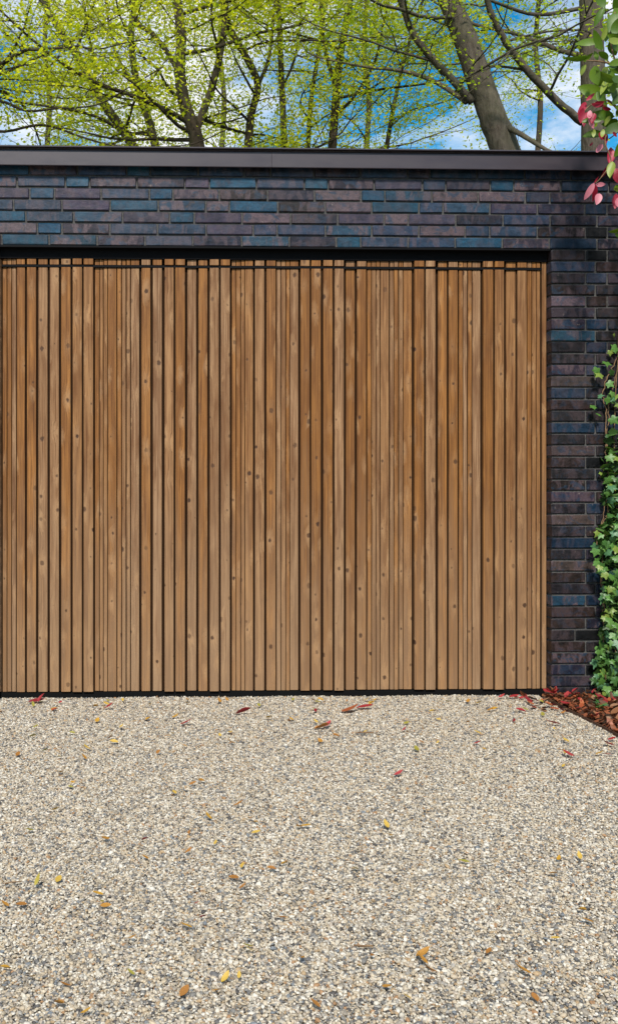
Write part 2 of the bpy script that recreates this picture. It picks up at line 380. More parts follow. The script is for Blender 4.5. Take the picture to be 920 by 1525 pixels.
# brick meshes (unit lengths scaled a little per brick)
BL = {'s': 0.2265, 'h': 0.1085, 'q': 0.160}
def brick_mesh(L, k):
    bm = box_bm(-L / 2, L / 2, 0, 0.10, -(COURSE - JNT) / 2, (COURSE - JNT) / 2, 0.0028, 1)
    r = random.Random(k * 7 + int(L * 1000))
    for v in bm.verts:
        v.co.x += r.uniform(-.0012, .0012); v.co.z += r.uniform(-.0012, .0012); v.co.y += r.uniform(-.0010, .0010)
    me = bm_mesh(bm, 'brick'); me.materials.append(BRICK); return me
BM = {k: [brick_mesh(L, i) for i in range(5)] for k, L in BL.items()}
PAL = {'B': (0.007, 0.046, 0.082, 0.22),
       'b': (0.016, 0.031, 0.058, 0.55),
       'p': (0.038, 0.03, 0.052, 0.45),
       'm': (0.025, 0.019, 0.03, 1.0),
       't': (0.08, 0.056, 0.064, 0.9),
       's': (0.012, 0.038, 0.066, 1.0),
       'd': (0.012, 0.011, 0.02, 0.5),
       'e': (0.007, 0.02, 0.04, 0.3),
       'n': (0.018, 0.012, 0.012, 0.9),
       'k': (0.003, 0.003, 0.004, 0.0),
       'g': (0.0135, 0.011, 0.0125, 0.35),
       'r': (0.02, 0.012, 0.0105, 0.35),
       'w': (0.05, 0.035, 0.032, 0.6)}
nb = 0; rest = bmesh.new()
def brick(x0, x1, row_z, code, single=True):
    """brick whose joints are centred on x0, x1"""
    global nb
    L = (x1 - x0) - JNT
    if L < 0.03: return
    key = min(BL, key=lambda k: abs(BL[k] - L))
    me = rng.choice(BM[key]); loc = Vector(((x0 + x1) / 2, rng.uniform(-.0014, .0014), row_z + rng.uniform(-.0008, .0008)))
    rot = Euler((rng.gauss(0, .004), rng.gauss(0, .0025), rng.gauss(0, .004)))
    mtx = Matrix.Translation(loc) @ rot.to_matrix().to_4x4() @ Matrix.Diagonal((L / BL[key], 1, 1, 1))
    if not single:
        t = me.copy(); t.transform(mtx); rest.from_mesh(t); bpy.data.meshes.remove(t); return
    o = bpy.data.objects.new('brick', me); COL.objects.link(o); o.matrix_world = mtx; gpart(o, wall); o.matrix_basis = mtx
    c = PAL[code]; j = rng.uniform(0.82, 1.2)
    o.color = (c[0] * j, c[1] * j * rng.uniform(.95, 1.05), c[2] * j * rng.uniform(.92, 1.08), min(1, c[3] * rng.uniform(.7, 1.3)))
    nb += 1
ROWS = [  # joints in the photograph and what each brick looks like, top course first
 ([-27, 44, 115.6, 189, 224, 295.6, 364, 403, 467.5, 537, 607, 640, 710, 781, 850, 919], 'BmbBebdbdbdeebd'),
 ([-10, 25.7, 98, 133.7, 204, 275.5, 312, 382, 453.5, 488.6, 557, 629, 663.6, 730, 764.8, 835, 906, 977], 'sbBmmpBbBmpbdBmed'),
 ([-27, 44.6, 81.5, 150.8, 223, 257.8, 326.8, 398.6, 468.5, 538, 573, 643, 712, 782, 818.5, 886, 957], 'pBpbBmndtBsttemm'),
 ([-51, 20.7, 92.5, 164.5, 236, 306.7, 342, 414, 484.6, 553.4, 624, 659.6, 729.5, 800, 870.7, 904, 975], 'bbpBstBntBbspded'),
 ([-32, 38.6, 110, 183, 253, 289.6, 360.5, 432.7, 503, 572, 608, 678.7, 749, 819, 889, 960], 'BbsmBptdptpdbdm'),
 ([-15, 56, 92.5, 164, 235, 307, 377, 412.8, 484.6, 553.6, 623.8, 692.7, 729, 800, 871.7, 904, 975], 'tBmbbpbbsbtbbnkd'),
 ([-33, 3, 73.4, 145, 216, 287.5, 360, 431, 500.7, 537, 608, 677.7, 748, 818, 889, 960], 'nBsmbdsdBbbBmed'),
]
for r, (js, codes) in enumerate(ROWS):
    z = ZL + (6 - r) * COURSE + COURSE / 2
    xs = [wx(j) for j in js]
    for i in range(len(xs) - 1): brick(xs[i], xs[i + 1], z, codes[i % len(codes)])
    x = xs[-1]
    while x < XR_END: brick(x, x + 0.237, z, 'g', False); x += 0.237
    x = xs[0]
    while x > XL_END: brick(x - 0.237, x, z, 'g', False); x -= 0.237
PILLAR = ['rkg', 'brr', 'ged', 'ngg', 'trr', 'dgn', 'meg', 'sgg', 'geg', 'ggr', 'mbg', 'wgd', 'egd', 'rgg', 'ggd', 'eeg', 'grg', 'wgd', 'rkd', 'ggg',
          'nde', 'mrg', 'ged', 'wgg', 'grd', 'egg', 'gdg', 'wgg', 'reg', 'gdr', 'seg', 'rdg', 'rdg', 'gkg', 'rgd', 'ndg', 'dkg', 'dgg', 'ggg']
for n in range(39):
    z = ZL - n * COURSE - COURSE / 2
    codes = PILLAR[n]
    xs = [XJ - 0.004] + [wx(q) for q in ((872, 904, 975) if n % 2 == 0 else (886.5, 957, 1028))]
    if n == 33: xs[1:3] = [wx(856), wx(904)]
    for i in range(3): brick(xs[i], xs[i + 1], z, codes[i])
    x = xs[-1]
    while x < XR_END: brick(x, x + 0.237, z, 'g', False); x += 0.237
    x = XLJ + 0.004; brick(x - (0.17 if n % 2 else 0.225), x, z, 'g', False); x -= (0.17 if n % 2 else 0.225)
    while x > XL_END: brick(x - 0.237, x, z, 'g', False); x -= 0.237
ro = link('brickwork', bm_mesh(rest, 'brickwork'), BRICK); gpart(ro, wall); ro['kind'] = 'stuff'; ro.color = (0.020, 0.018, 0.024, 0.7)

# roof with metal edge trim
ZR = on_plane(430, 220.6, -0.055).z
roof = box('roof', XL_END - 0.03, XR_END + 0.03, -0.02, 5.65, ZTOP + 0.001, ZR - 0.045, FELT); gpart(roof)
ZFB = on_plane(430, 249.3, -0.055).z
prof = [(0.0, ZR - 0.004), (-0.030, ZR - 0.001), (-0.058, ZR), (-0.0645, ZR - 0.0012), (-0.070, ZR - 0.0042), (-0.0725, ZR - 0.0075), (-0.0725, ZR - 0.0095), (-0.070, ZR - 0.0108), (-0.048, ZR - 0.011),
        (-0.0475, ZR - 0.014), (-0.0525, ZR - 0.021), (-0.0535, ZFB + 0.003), (-0.0525, ZFB), (-0.044, ZFB + 0.0005), (-0.042, ZFB + 0.012), (-0.03, ZFB + 0.03), (0.0, ZR - 0.03)]
def trim(x0, x1):
    vs = [(x0, y, z) for y, z in prof] + [(x1, y, z) for y, z in prof]; n = len(prof)
    fs = [(i, i + 1, n + i + 1, n + i) for i in range(n - 1)] + [(n - 1, 0, n, 2 * n - 1), tuple(reversed(range(n))), tuple(range(n, 2 * n))]
    me = bpy.data.meshes.new('fascia_panel'); me.from_pydata(vs, [], fs); me.update(); me.flip_normals()
    o = link('fascia_panel', me, FASCIA); gpart(o, roof); return o
xs_ = [XL_END - 0.05, wx(404.6, -0.055), XR_END + 0.05]
trim(xs_[0], xs_[1] - 0.0008); trim(xs_[1] + 0.0008, xs_[2])
# steel lintel and door head
YF = 0.058                                    # plane of the fixed frame
ZH = on_plane(430, 387.5, YF).z               # lower edge of the black head
lin = box('lintel', XLJ + 0.001, XJ - 0.001, 0.004, 0.16, ZL - 0.006, ZL + 0.0045, BLACK); gpart(lin)
hd = box('door_head', XLJ + 0.002, XJ - 0.002, YF - 0.0085, 0.155, ZH, ZL - 0.0055, BLACK); gpart(hd)
# back board that closes the opening
door = box('door', XLJ + 0.004, XJ - 0.004, YF + 0.024, 0.15, 0.030, ZH + 0.01, BACKING); gpart(door)
seal = box('bottom_seal', XLJ + 0.003, XJ - 0.012, YF + 0.004, 0.148, -0.02, 0.031, RUBBER); gpart(seal, door)
BOARDS = [  # left edge, right edge in the photograph, relief 0 (deep) .. 2 (proud)
 (4.6,10.6,0),(11.5,17.6,.2),(18.6,24.3,.3),(25.5,37.6,.7),(40.7,54.2,1),(57.7,71.3,1),(74.7,88.1,1),(91.7,105.5,1.4),(108.7,122.2,2),(125,139.2,2),
 (142,148,0),(148.9,153.9,.1),(154.8,160.1,.4),(161.1,173.8,.5),(175.2,181.1,.5),(182.2,187.6,.5),(189,194.1,.5),(195.4,207.6,.6),(211.2,224.2,1),(228,241.2,1),(245.5,258.8,2),(261.7,275.6,2),
 (279.4,292.5,.2),(296,309,.9),(312.7,326,2),(329,342.5,2),
 (345.5,351.2,0),(352,358,.1),(359.1,364.2,.5),(365.2,376.8,.5),(380,393.5,1),(397,410.5,1),(412.1,418,.5),(419,425,.5),(426,431.2,.5),(432.1,444.1,.5),(447.7,461.1,1.5),(463.6,477.6,1.5),(481.5,495.1,2),(498.2,511.8,2),
 (515,528,.2),(531.5,545,.9),(546.7,552.6,.5),(553.6,559.2,.5),(560.1,565.3,.5),(566.4,578.8,.5),(580.4,585.8,.5),(586.8,592.6,.5),(594,599.6,.5),(600.5,612.8,.5),(617,631.2,2),(634,648,2),
 (652,665,.2),(668,681,.9),(683,688.7,.5),(689.5,695,.5),(696.4,701.8,.5),(703,714.8,.5),(719.4,733.8,2),(736.7,750,2),
 (753,767,.2),(770,783.7,.9),(784.8,790.8,.5),(791.9,797.5,.5),(798.3,803.6,.5)]
ZJ1 = on_plane(430, 396.6, YF).z; ZJ0 = on_plane(430, 400.3, YF).z; ZB = 0.034
def board(name, x0, x1, y0, y1, z0, z1):
    bm = box_bm(x0, x1, y0, y1, z0, z1, min(0.0016, (x1 - x0) * .15), 1)
    return gpart(link(name, bm_mesh(bm, name), WOOD), door)
gpart(box('joint_shade_bar', XLJ + 0.014, wx(805.6, YF), YF - 0.006, YF + 0.0242, ZJ0 + 0.0006, ZJ1 - 0.0006, BLACK), door)  # black bar added in the open joint, its colour standing in for shade
laid = []
for (a, b, h) in BOARDS:
    yf = YF + 0.005 - 0.0085 * h + rng.uniform(-.001, .001)
    x0, x1 = wx(a, yf), wx(b, yf); laid.append((x0, x1, yf))
    board('board', x0, x1, yf, YF + 0.0245, ZB + rng.uniform(-.0015, .0015), ZJ0)
    board('header_board', x0, x1, yf + rng.uniform(-.001, .001), YF + 0.0245, ZJ1, ZH - 0.001)
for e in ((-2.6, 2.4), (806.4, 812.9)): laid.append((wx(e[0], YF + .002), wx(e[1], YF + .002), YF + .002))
laid.sort()
for (p, q) in zip(laid, laid[1:]):             # strip closing each groove behind the board faces; its dark colour paints the shade
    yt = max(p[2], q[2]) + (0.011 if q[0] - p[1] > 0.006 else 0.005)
    if yt < YF + 0.0235: gpart(box('groove_shade_strip', p[1] - 0.001, q[0] + 0.001, yt, YF + 0.0238, ZB + 0.003, ZJ0 - 0.002, BACKING), door)
for (a, b) in ((-2.6, 2.4), (806.4, 812.9)):
    gpart(link('frame_post', bm_mesh(box_bm(wx(a, YF + .002), wx(b, YF + .002), YF + 0.002, YF + 0.0245, ZB, ZH - 0.001, 0.0016), 'frame_post'), WOOD), door)

# ------------------------------------------------------------------ gravel (loose pebbles, uncountable)
def gravel():
    r = np.random.default_rng(5)
    pts = []
    for layer, (step, z0, z1) in enumerate(((0.0078, -0.003, 0.0005), (0.0069, 0.001, 0.0037), (0.0115, 0.0035, 0.0062))):
        gx, gy = np.meshgrid(np.arange(-2.7, DRIVE_R - 0.004, step), np.arange(-4.0, 0.05, step))
        x = gx.ravel() + r.uniform(-.5, .5, gx.size) * step; y = gy.ravel() + r.uniform(-.5, .5, gx.size) * step
        z = r.uniform(z0, z1, x.size)
        dist = y + CAMD
        keep = (x - 0.16 * dist < 0.30 * dist + 0.40) & (0.16 * dist - x < 0.30 * dist + 1.10) & (x < DRIVE_R - 0.006)
        keep &= ~((y > -0.006) & ((x > XJ - 0.01) | (x < XLJ + 0.01)))
        pts.append(np.stack([x, y, z], 1)[keep])
    p = np.concatenate(pts); n = len(p)
    # soft undulation of the raked surface
    p[:, 2] += 0.003 * np.sin(p[:, 0] * 3.1 + 1) * np.sin(p[:, 1] * 2.3) + 0.0015 * np.sin(p[:, 0] * 9 + p[:, 1] * 7)
    me = bpy.data.meshes.new('gravel'); me.vertices.add(n); me.vertices.foreach_set('co', p.astype(np.float32).ravel())
    s = np.clip(r.lognormal(math.log(0.00335), 0.28, n), 0.0022, 0.0085)
    scl = np.stack([s * r.uniform(.95, 1.45, n), s * r.uniform(.75, 1.1, n), s * r.uniform(.50, .85, n)], 1).astype(np.float32)
    rot = np.stack([r.normal(0, .35, n), r.normal(0, .35, n), r.uniform(0, 6.283, n)], 1).astype(np.float32)
    a = me.attributes.new('scl', 'FLOAT_VECTOR', 'POINT'); a.data.foreach_set('vector', scl.ravel())
    a = me.attributes.new('rot', 'FLOAT_VECTOR', 'POINT'); a.data.foreach_set('vector', rot.ravel())
    a = me.attributes.new('idx', 'INT', 'POINT'); a.data.foreach_set('value', r.integers(0, 6, n).astype(np.int32))
    o = tag(link('gravel', me, PEBBLE), 'pale rounded pebble gravel covering the whole driveway', 'gravel', kind='stuff')
    ng = bpy.data.node_groups.new('gravel_nodes', 'GeometryNodeTree')
    ng.interface.new_socket('Geometry', in_out='INPUT', socket_type='NodeSocketGeometry')
    ng.interface.new_socket('Geometry', in_out='OUTPUT', socket_type='NodeSocketGeometry')
    N = ng.nodes; L = ng.links
    gi = N.new('NodeGroupInput'); go = N.new('NodeGroupOutput'); iop = N.new('GeometryNodeInstanceOnPoints'); g2i = N.new('GeometryNodeGeometryToInstance')
    for k in range(6):
        ico = N.new('GeometryNodeMeshIcoSphere'); ico.inputs['Radius'].default_value = 1.0; ico.inputs['Subdivisions'].default_value = 2
        sp = N.new('GeometryNodeSetPosition'); ns = N.new('ShaderNodeTexNoise'); ns.noise_dimensions = '4D'
        ns.inputs['W'].default_value = 3.7 * k + 1; ns.inputs['Scale'].default_value = 0.85; ns.inputs['Detail'].default_value = 1.5
        vm = N.new('ShaderNodeVectorMath'); vm.operation = 'SUBTRACT'; vm.inputs[1].default_value = (.5, .5, .5)
        vs2 = N.new('ShaderNodeVectorMath'); vs2.operation = 'SCALE'; vs2.inputs['Scale'].default_value = 1.25
        L.new(ns.outputs['Color'], vm.inputs[0]); L.new(vm.outputs[0], vs2.inputs[0]); L.new(vs2.outputs[0], sp.inputs['Offset']); L.new(ico.outputs['Mesh'], sp.inputs['Geometry'])
        sm = N.new('GeometryNodeSetShadeSmooth'); L.new(sp.outputs[0], sm.inputs[0])
        mt = N.new('GeometryNodeSetMaterial'); mt.inputs['Material'].default_value = PEBBLE; L.new(sm.outputs[0], mt.inputs[0]); L.new(mt.outputs[0], g2i.inputs[0])
    def attr(nm, ty):
        q = N.new('GeometryNodeInputNamedAttribute'); q.data_type = ty; q.inputs['Name'].default_value = nm
        return [s_ for s_ in q.outputs if s_.enabled and s_.name == 'Attribute'][0]
    L.new(gi.outputs[0], iop.inputs['Points']); L.new(g2i.outputs[0], iop.inputs['Instance']); iop.inputs['Pick Instance'].default_value = True
    L.new(attr('idx', 'INT'), iop.inputs['Instance Index']); L.new(attr('scl', 'FLOAT_VECTOR'), iop.inputs['Scale'])
    e2r = N.new('FunctionNodeEulerToRotation'); L.new(attr('rot', 'FLOAT_VECTOR'), e2r.inputs[0]); L.new(e2r.outputs[0], iop.inputs['Rotation'])
    L.new(iop.outputs[0], go.inputs[0])
    md = o.modifiers.new('pebbles', 'NODES'); md.node_group = ng
    print('pebbles', n)
gravel()
def gz(x, y): return 0.0108 + 0.003 * math.sin(x * 3.1 + 1) * math.sin(y * 2.3) + 0.0015 * math.sin(x * 9 + y * 7)

# ------------------------------------------------------------------ leaf meshes
def blade(L, W, curl, fold, twist=0.0, n=7, pinch=1.0):
    """pointed oval leaf from the origin along +X, upper side +Z"""
    vs = []; fs = []
    for i in range(n + 1):
        t = i / n; wd = W / 2 * math.sin(math.pi * t ** (0.85 * pinch)) ** 0.75 if 0 < t < 1 else 0.0008
        ang = curl * t; x = L * (math.sin(ang) / curl if abs(curl) > 1e-3 else t); z = L * ((1 - math.cos(ang)) / curl if abs(curl) > 1e-3 else 0)
        tw = twist * t
        for s in (-1, 0, 1):
            yy = s * wd; zz = abs(s) * wd * fold
            vs.append((x - math.sin(ang) * zz, yy * math.cos(tw) - zz * math.sin(tw), z + math.cos(ang) * zz + yy * math.sin(tw)))
    for i in range(n):
        for s in range(2):
            a = i * 3 + s; fs.append((a, a + 3, a + 4, a + 1))
    me = bpy.data.meshes.new('leaf'); me.from_pydata(vs, [], fs); me.update()
    for p in me.polygons: p.use_smooth = True
    return me
IVY_OUT = [(0, 0), (-.16, -.10), (-.34, -.08), (-.44, .10), (-.36, .24), (-.54, .40), (-.52, .52), (-.30, .52), (-.16, .66), (-.06, .90), (0, 1.0),
           (.06, .90), (.16, .66), (.30, .52), (.52, .52), (.54, .40), (.36, .24), (.44, .10), (.34, -.08), (.16, -.10)]
def ivy_leaf_mesh(S, k):
    r = random.Random(k); vs = [(0, 0.34 * S, 0.05 * S)]; n = len(IVY_OUT)
    dp = r.uniform(.03, .14)
    for (x, y) in IVY_OUT:
        d = math.hypot(x, y - .34)
        vs.append((x * S * r.uniform(.92, 1.08), y * S * r.uniform(.95, 1.05), (r.uniform(-.05, .05) - dp * d * 1.6) * S))
    fs = [(0, 1 + (i + 1) % n, 1 + i) for i in range(n)]
    me = bpy.data.meshes.new('leaf'); me.from_pydata(vs, [], fs); me.update()
    for p in me.polygons: p.use_smooth = True
    me.materials.append(IVY_LEAF); return me
def crown(name, spots, size, mat, parent, seed, aspect=0.6, flat=0.6):
    """one mesh of many small folded leaves; spots = (position, spread)"""
    r = np.random.default_rng(seed); n = len(spots)
    c = np.array(spots, dtype=np.float64).reshape(n, 3)
    s = size * r.uniform(.6, 1.3, n)
    az = r.uniform(0, 2 * math.pi, n); el = r.normal(-0.15, .45, n); ro = r.normal(0, .8 - .3 * flat, n)
    d = np.stack([np.cos(az) * np.cos(el), np.sin(az) * np.cos(el), np.sin(el)], 1)
    up = np.array([0, 0, 1.0]); sd = np.cross(d, up); sd /= np.maximum(np.linalg.norm(sd, axis=1, keepdims=True), 1e-6)
    nn = np.cross(sd, d); sd2 = sd * np.cos(ro)[:, None] + nn * np.sin(ro)[:, None]; nn2 = np.cross(sd2, d)
    hl = s[:, None] * .5; hw = s[:, None] * .5 * aspect
    v = np.stack([c - d * hl, c + sd2 * hw - nn2 * hw * .35 - d * hl * .1, c + d * hl - nn2 * hw * .4, c - sd2 * hw - nn2 * hw * .35 - d * hl * .1], 1).reshape(-1, 3)
    me = bpy.data.meshes.new(name); me.vertices.add(4 * n); me.vertices.foreach_set('co', v.astype(np.float32).ravel())
    b = np.arange(n) * 4
    tri = np.stack([b, b + 1, b + 2, b, b + 2, b + 3], 1).reshape(-1).astype(np.int32)
    me.loops.add(6 * n); me.loops.foreach_set('vertex_index', tri); me.polygons.add(2 * n)
    me.polygons.foreach_set('loop_start', (np.arange(2 * n) * 3).astype(np.int32)); me.polygons.foreach_set('loop_total', np.full(2 * n, 3, dtype=np.int32))
    a = me.attributes.new('leafvar', 'FLOAT', 'POINT'); a.data.foreach_set('value', np.repeat(np.clip(r.normal(.5, .27, n), 0, 1), 4).astype(np.float32))
    me.update(); me.validate()
    return link(name, me, mat, parent)

# ------------------------------------------------------------------ trees behind the garage
def px(pts, depth, rp, drift=0.0):
    rp = (rp[0] * .82, rp[1] * .82)
    """photo points + radius in photo pixels -> (point, radius) at a depth behind the garage"""
    out = []
    n = len(pts)
    for i, (x, y) in enumerate(pts):
        d = depth + drift * i / max(1, n - 1); r = rp[0] + (rp[1] - rp[0]) * i / max(1, n - 1)
        out.append((at(x, y, d), r * d / F))
    return out
def tree(label, trunk, depth, rp, limbs, bark, leafmat, seed, leaves=9000, size=0.062, top=12.5, rad=3.0, zlo=4.6, name='beech_tree', sub=26, group='trees rising behind the garage'):
    r = random.Random(seed)
    T = px(trunk, depth, rp)
    p0, p1 = T[0][0], T[1][0]
    dirn = (p0 - p1); slope = dirn / max(0.1, -dirn.z)
    low = p0 + slope * 1.3; low.z = p0.z - 1.3
    base = low + slope * low.z * .25; base.z = -0.05; base.y = p0.y
    pts = [(base, T[0][1] * 1.7), (base + (low - base) * .12, T[0][1] * 1.3), (base + (low - base) * .6, T[0][1] * 1.1), (low, T[0][1] * 1.04)] + T
    last = T[-1][0]; up = (T[-1][0] - T[-2][0]).normalized(); cur = last.copy(); rr = T[-1][1]
    k = 0
    while cur.z < top:
        up = (up + Vector((r.gauss(0, .12), r.gauss(0, .12), .18))).normalized(); cur = cur + up * 1.0; rr *= .80; k += 1
        pts.append((cur.copy(), max(rr, .012)))
    root = tag(empty(name, base), label, 'tree', group)
    inv = Matrix.Translation(-Vector(base))
    def add(nm, me, mat):
        o = link(nm, me, mat, root); o.matrix_parent_inverse = inv; return o
    tp, tr = smooth_path(pts, 5)
    jt = [Vector((r.gauss(0, 1), r.gauss(0, 1), 0)) * (q * .02) for q in tr]
    tp = [a + b for a, b in zip(tp, jt)]
    mb = MB(); mb.tube(tp, [q * r.uniform(.98, 1.02) for q in tr], 12); add('trunk', mb.mesh('trunk'), bark)
    src = [(a, b) for a, b in zip(tp, tr) if a.z > zlo - .6]
    for (lp, lr, dd) in limbs:
        Lm = px(lp, depth, lr, dd)
        # carry the limb on past what the frame shows
        dn = (Lm[-1][0] - Lm[-2][0]).normalized(); c2 = Lm[-1][0].copy(); r2 = Lm[-1][1]
        for q in range(3):
            dn = (dn + Vector((r.gauss(0, .15), r.gauss(0, .2), .12))).normalized(); c2 = c2 + dn * .5; r2 *= .72; Lm.append((c2.copy(), max(r2, .006)))
        a, b = smooth_path(Lm, 4)
        a = [v + Vector((r.gauss(0, 1), r.gauss(0, 1), r.gauss(0, 1))) * (q * .07) for v, q in zip(a, b)]
        mb = MB(); mb.tube(a, b, 8); add('limb', mb.mesh('limb'), bark)
        src += [(v, q) for v, q in list(zip(a, b))[2:]]
    # side branches with twigs; leaves sit along the twigs in layered sprays
    mb = MB(); spots = []
    def grow(p, d, length, rad_, level):
        n = max(4, int(length / .22)); q = p.copy(); path = [q.copy()]; rs = [rad_]
        for i in range(n):
            d = (d + Vector((r.gauss(0, .16), r.gauss(0, .16), r.gauss(0.01, .10)))).normalized()
            q = q + d * (length / n); path.append(q.copy()); rs.append(max(.0014, rad_ * (1 - .85 * (i + 1) / n)))
        mb.tube(path, rs, 5 if level < 2 else 3)
        if level < 2:
            kids = int(length * (3.2 if level == 0 else 3.6)) + 1
            for _ in range(kids):
                i = r.randrange(1, len(path)); side = Vector((r.gauss(0, 1), r.gauss(0, 1), r.gauss(.05, .35))).normalized()
                grow(path[i], (d * .55 + side).normalized(), length * r.uniform(.28, .50), rs[i] * .5, level + 1)
        else:
            for i in range(1, len(path)): spots.append(path[i])
    for _ in range(int(sub * .8)):
        p, q = r.choice(src); a = r.uniform(0, 2 * math.pi)
        d = Vector((math.cos(a), math.sin(a), r.uniform(-.05, .55))).normalized()
        grow(p, d, rad * r.uniform(.45, 1.0) * (1.0 if p.z < 8.5 else .8), min(q * .40, .026), 0)
    add('branches', mb.mesh('branches'), bark)['kind'] = 'stuff'
    pos = []
    for _ in range(int(leaves * 1.7)):
        s = r.choice(spots)
        if s.z > 8.6 + .08 * depth and r.random() < .6: continue
        pos.append((s.x + r.gauss(0, .13), s.y + r.gauss(0, .13), s.z + r.gauss(0, .055)))
    c = crown('crown', pos, size * .74, leafmat, root, seed); c.matrix_parent_inverse = inv
    return root

tree('straight thick grey-brown beech trunk rising behind the right end of the roof', [(884, 232), (883, 150), (881, 70), (879, 0)], 11.0, (22, 20),
     [([(866, 182), (828, 150), (784, 104), (752, 62), (733, 25), (722, -15)], (7.5, 5), -.6), ([(872, 84), (836, 76), (800, 62), (760, 48), (705, 36)], (5, 3), .8),
      ([(866, 12), (800, 22), (750, 8), (715, -8)], (4, 2.5), -.6)], BARK, FRESH, 21, 4200, .06, sub=15)
tree('thick beech trunk leaning left with a forked pale limb above the roof', [(754, 228), (732, 172), (713, 118), (695, 66), (676, 18), (655, -35)], 10.4, (25, 18),
     [([(703, 152), (672, 118), (640, 84), (614, 48), (600, 12), (588, -20)], (7.5, 5), -.5), ([(742, 182), (768, 196), (798, 214), (820, 226)], (6, 3), -.6),
      ([(694, 152), (652, 124), (600, 106), (546, 100)], (5, 2.5), .9), ([(684, 24), (636, 26), (596, 14), (560, 4)], (4, 2.5), -.8)], BARK, FRESH, 22, 5200, .058, sub=17)
tree('thin dark sapling stem between the leaning trunk and a slim fork', [(574, 228), (584, 168), (596, 112), (612, 52), (634, -10)], 13.5, (4.2, 2.6),
     [([(580, 190), (610, 165), (650, 155)], (2, 1.2), .4)], BARKD, FRESH, 23, 5200, .056, name='young_tree', sub=17, rad=2.6)
tree('slim dark tree forking into two upright stems over the roof middle', [(494, 228), (499, 160), (504, 100), (514, 40), (524, -20)], 12.5, (8, 5.5),
     [([(501, 132), (486, 82), (479, 36), (477, -20)], (4, 3), .4), ([(498, 175), (530, 140), (556, 96), (570, 40)], (3, 2), -.7)], BARKD, SPRING, 24, 8200, sub=22)
tree('very slender dark stem close beside the two-stemmed tree', [(458, 228), (463, 150), (474, 80), (483, 10), (486, -30)], 14.2, (4.5, 3.2), [], BARKD, SPRING, 25, 6500, name='young_tree', sub=18)
tree('slim straight dark tree with a nearly vertical stem over the roof', [(424, 228), (421, 160), (418, 90), (415, 20), (413, -20)], 12.8, (6.2, 4.6),
     [([(420, 130), (438, 90), (446, 40), (448, 0)], (2.6, 1.8), .5)], BARKD, SPRING, 26, 7500, sub=20)
tree('dark crooked tree bending left and then forking into thin limbs', [(368, 228), (374, 172), (384, 126), (366, 84), (344, 46), (330, 0), (322, -30)], 12.0, (7.6, 4.8),
     [([(382, 130), (398, 96), (404, 60), (408, 15)], (4, 2.5), .5), ([(372, 182), (350, 160), (322, 132)], (2.6, 1.6), -.6)], BARKD, SPRING, 27, 8500, sub=22)
tree('stout dark tree forking low into several rising limbs above the roof', [(296, 232), (290, 196), (276, 158), (268, 110), (270, 60), (264, 0), (260, -30)], 11.4, (14, 7),
     [([(291, 196), (306, 158), (320, 116), (330, 70), (336, 20), (338, -20)], (8, 5), .4), ([(284, 184), (244, 162), (196, 142), (146, 124), (96, 96)], (5, 2.8), -.7),
      ([(269, 112), (246, 72), (226, 50), (206, 34), (196, 8)], (5, 3.4), .5), ([(276, 156), (250, 130), (236, 104), (210, 80)], (3, 2), -.9)], BARKD, SPRING, 28, 9500, sub=24)
tree('smooth brown tree with a slightly curved stem beside the stout forked one', [(234, 228), (222, 180), (206, 132), (198, 84), (196, 40), (204, -20)], 12.6, (8, 5.2),
     [([(204, 128), (180, 96), (168, 60), (160, 20)], (3.2, 2), .6)], BARK, SPRING, 29, 8500, sub=22)
tree('pale brown tree leaning left across the leaves above the roof', [(206, 230), (182, 192), (152, 150), (134, 116), (112, 78), (84, 36), (52, -20)], 12.2, (9, 5.5),
     [([(142, 130), (140, 90), (132, 50), (126, 10)], (3.4, 2.2), -.6), ([(186, 198), (140, 172), (84, 160), (30, 152)], (3.2, 2), -.8)], BARK, SPRING, 30, 9500, sub=24)
tree('leafy tree at the far end with thin drooping branches low over the roof', [(-46, 228), (-50, 150), (-44, 80), (-52, 0), (-56, -40)], 11.2, (15, 11),
     [([(-46, 190), (6, 196), (64, 186), (122, 204), (166, 216)], (3, 1.4), -.4), ([(-48, 130), (4, 110), (60, 84), (110, 60)], (3.2, 1.8), .5), ([(-46, 150), (0, 150), (40, 165), (80, 162)], (3, 2), -.8)], BARKD, SPRING, 31, 12000, rad=3.8, sub=30)
for i, (x, d, lab) in enumerate(((70, 19, 'hazy spring tree farther back behind the pale leaning tree'), (330, 21, 'hazy spring tree farther back behind the stout forked tree'),
                                 (545, 20, 'hazy spring tree farther back behind the slim two-stemmed tree'), (800, 22, 'hazy spring tree farther back between the two thick trunks'))):
    tree(lab, [(x, 228), (x + 4, 150), (x - 3, 70), (x + 2, -10)], d, (5, 4), [], BARKD, SPRING if i < 3 else FRESH, 60 + i, 9000 if i < 3 else 4500, .07, top=14.5, zlo=6.0, name='distant_tree', rad=3.6, sub=26, group='trees farther back')

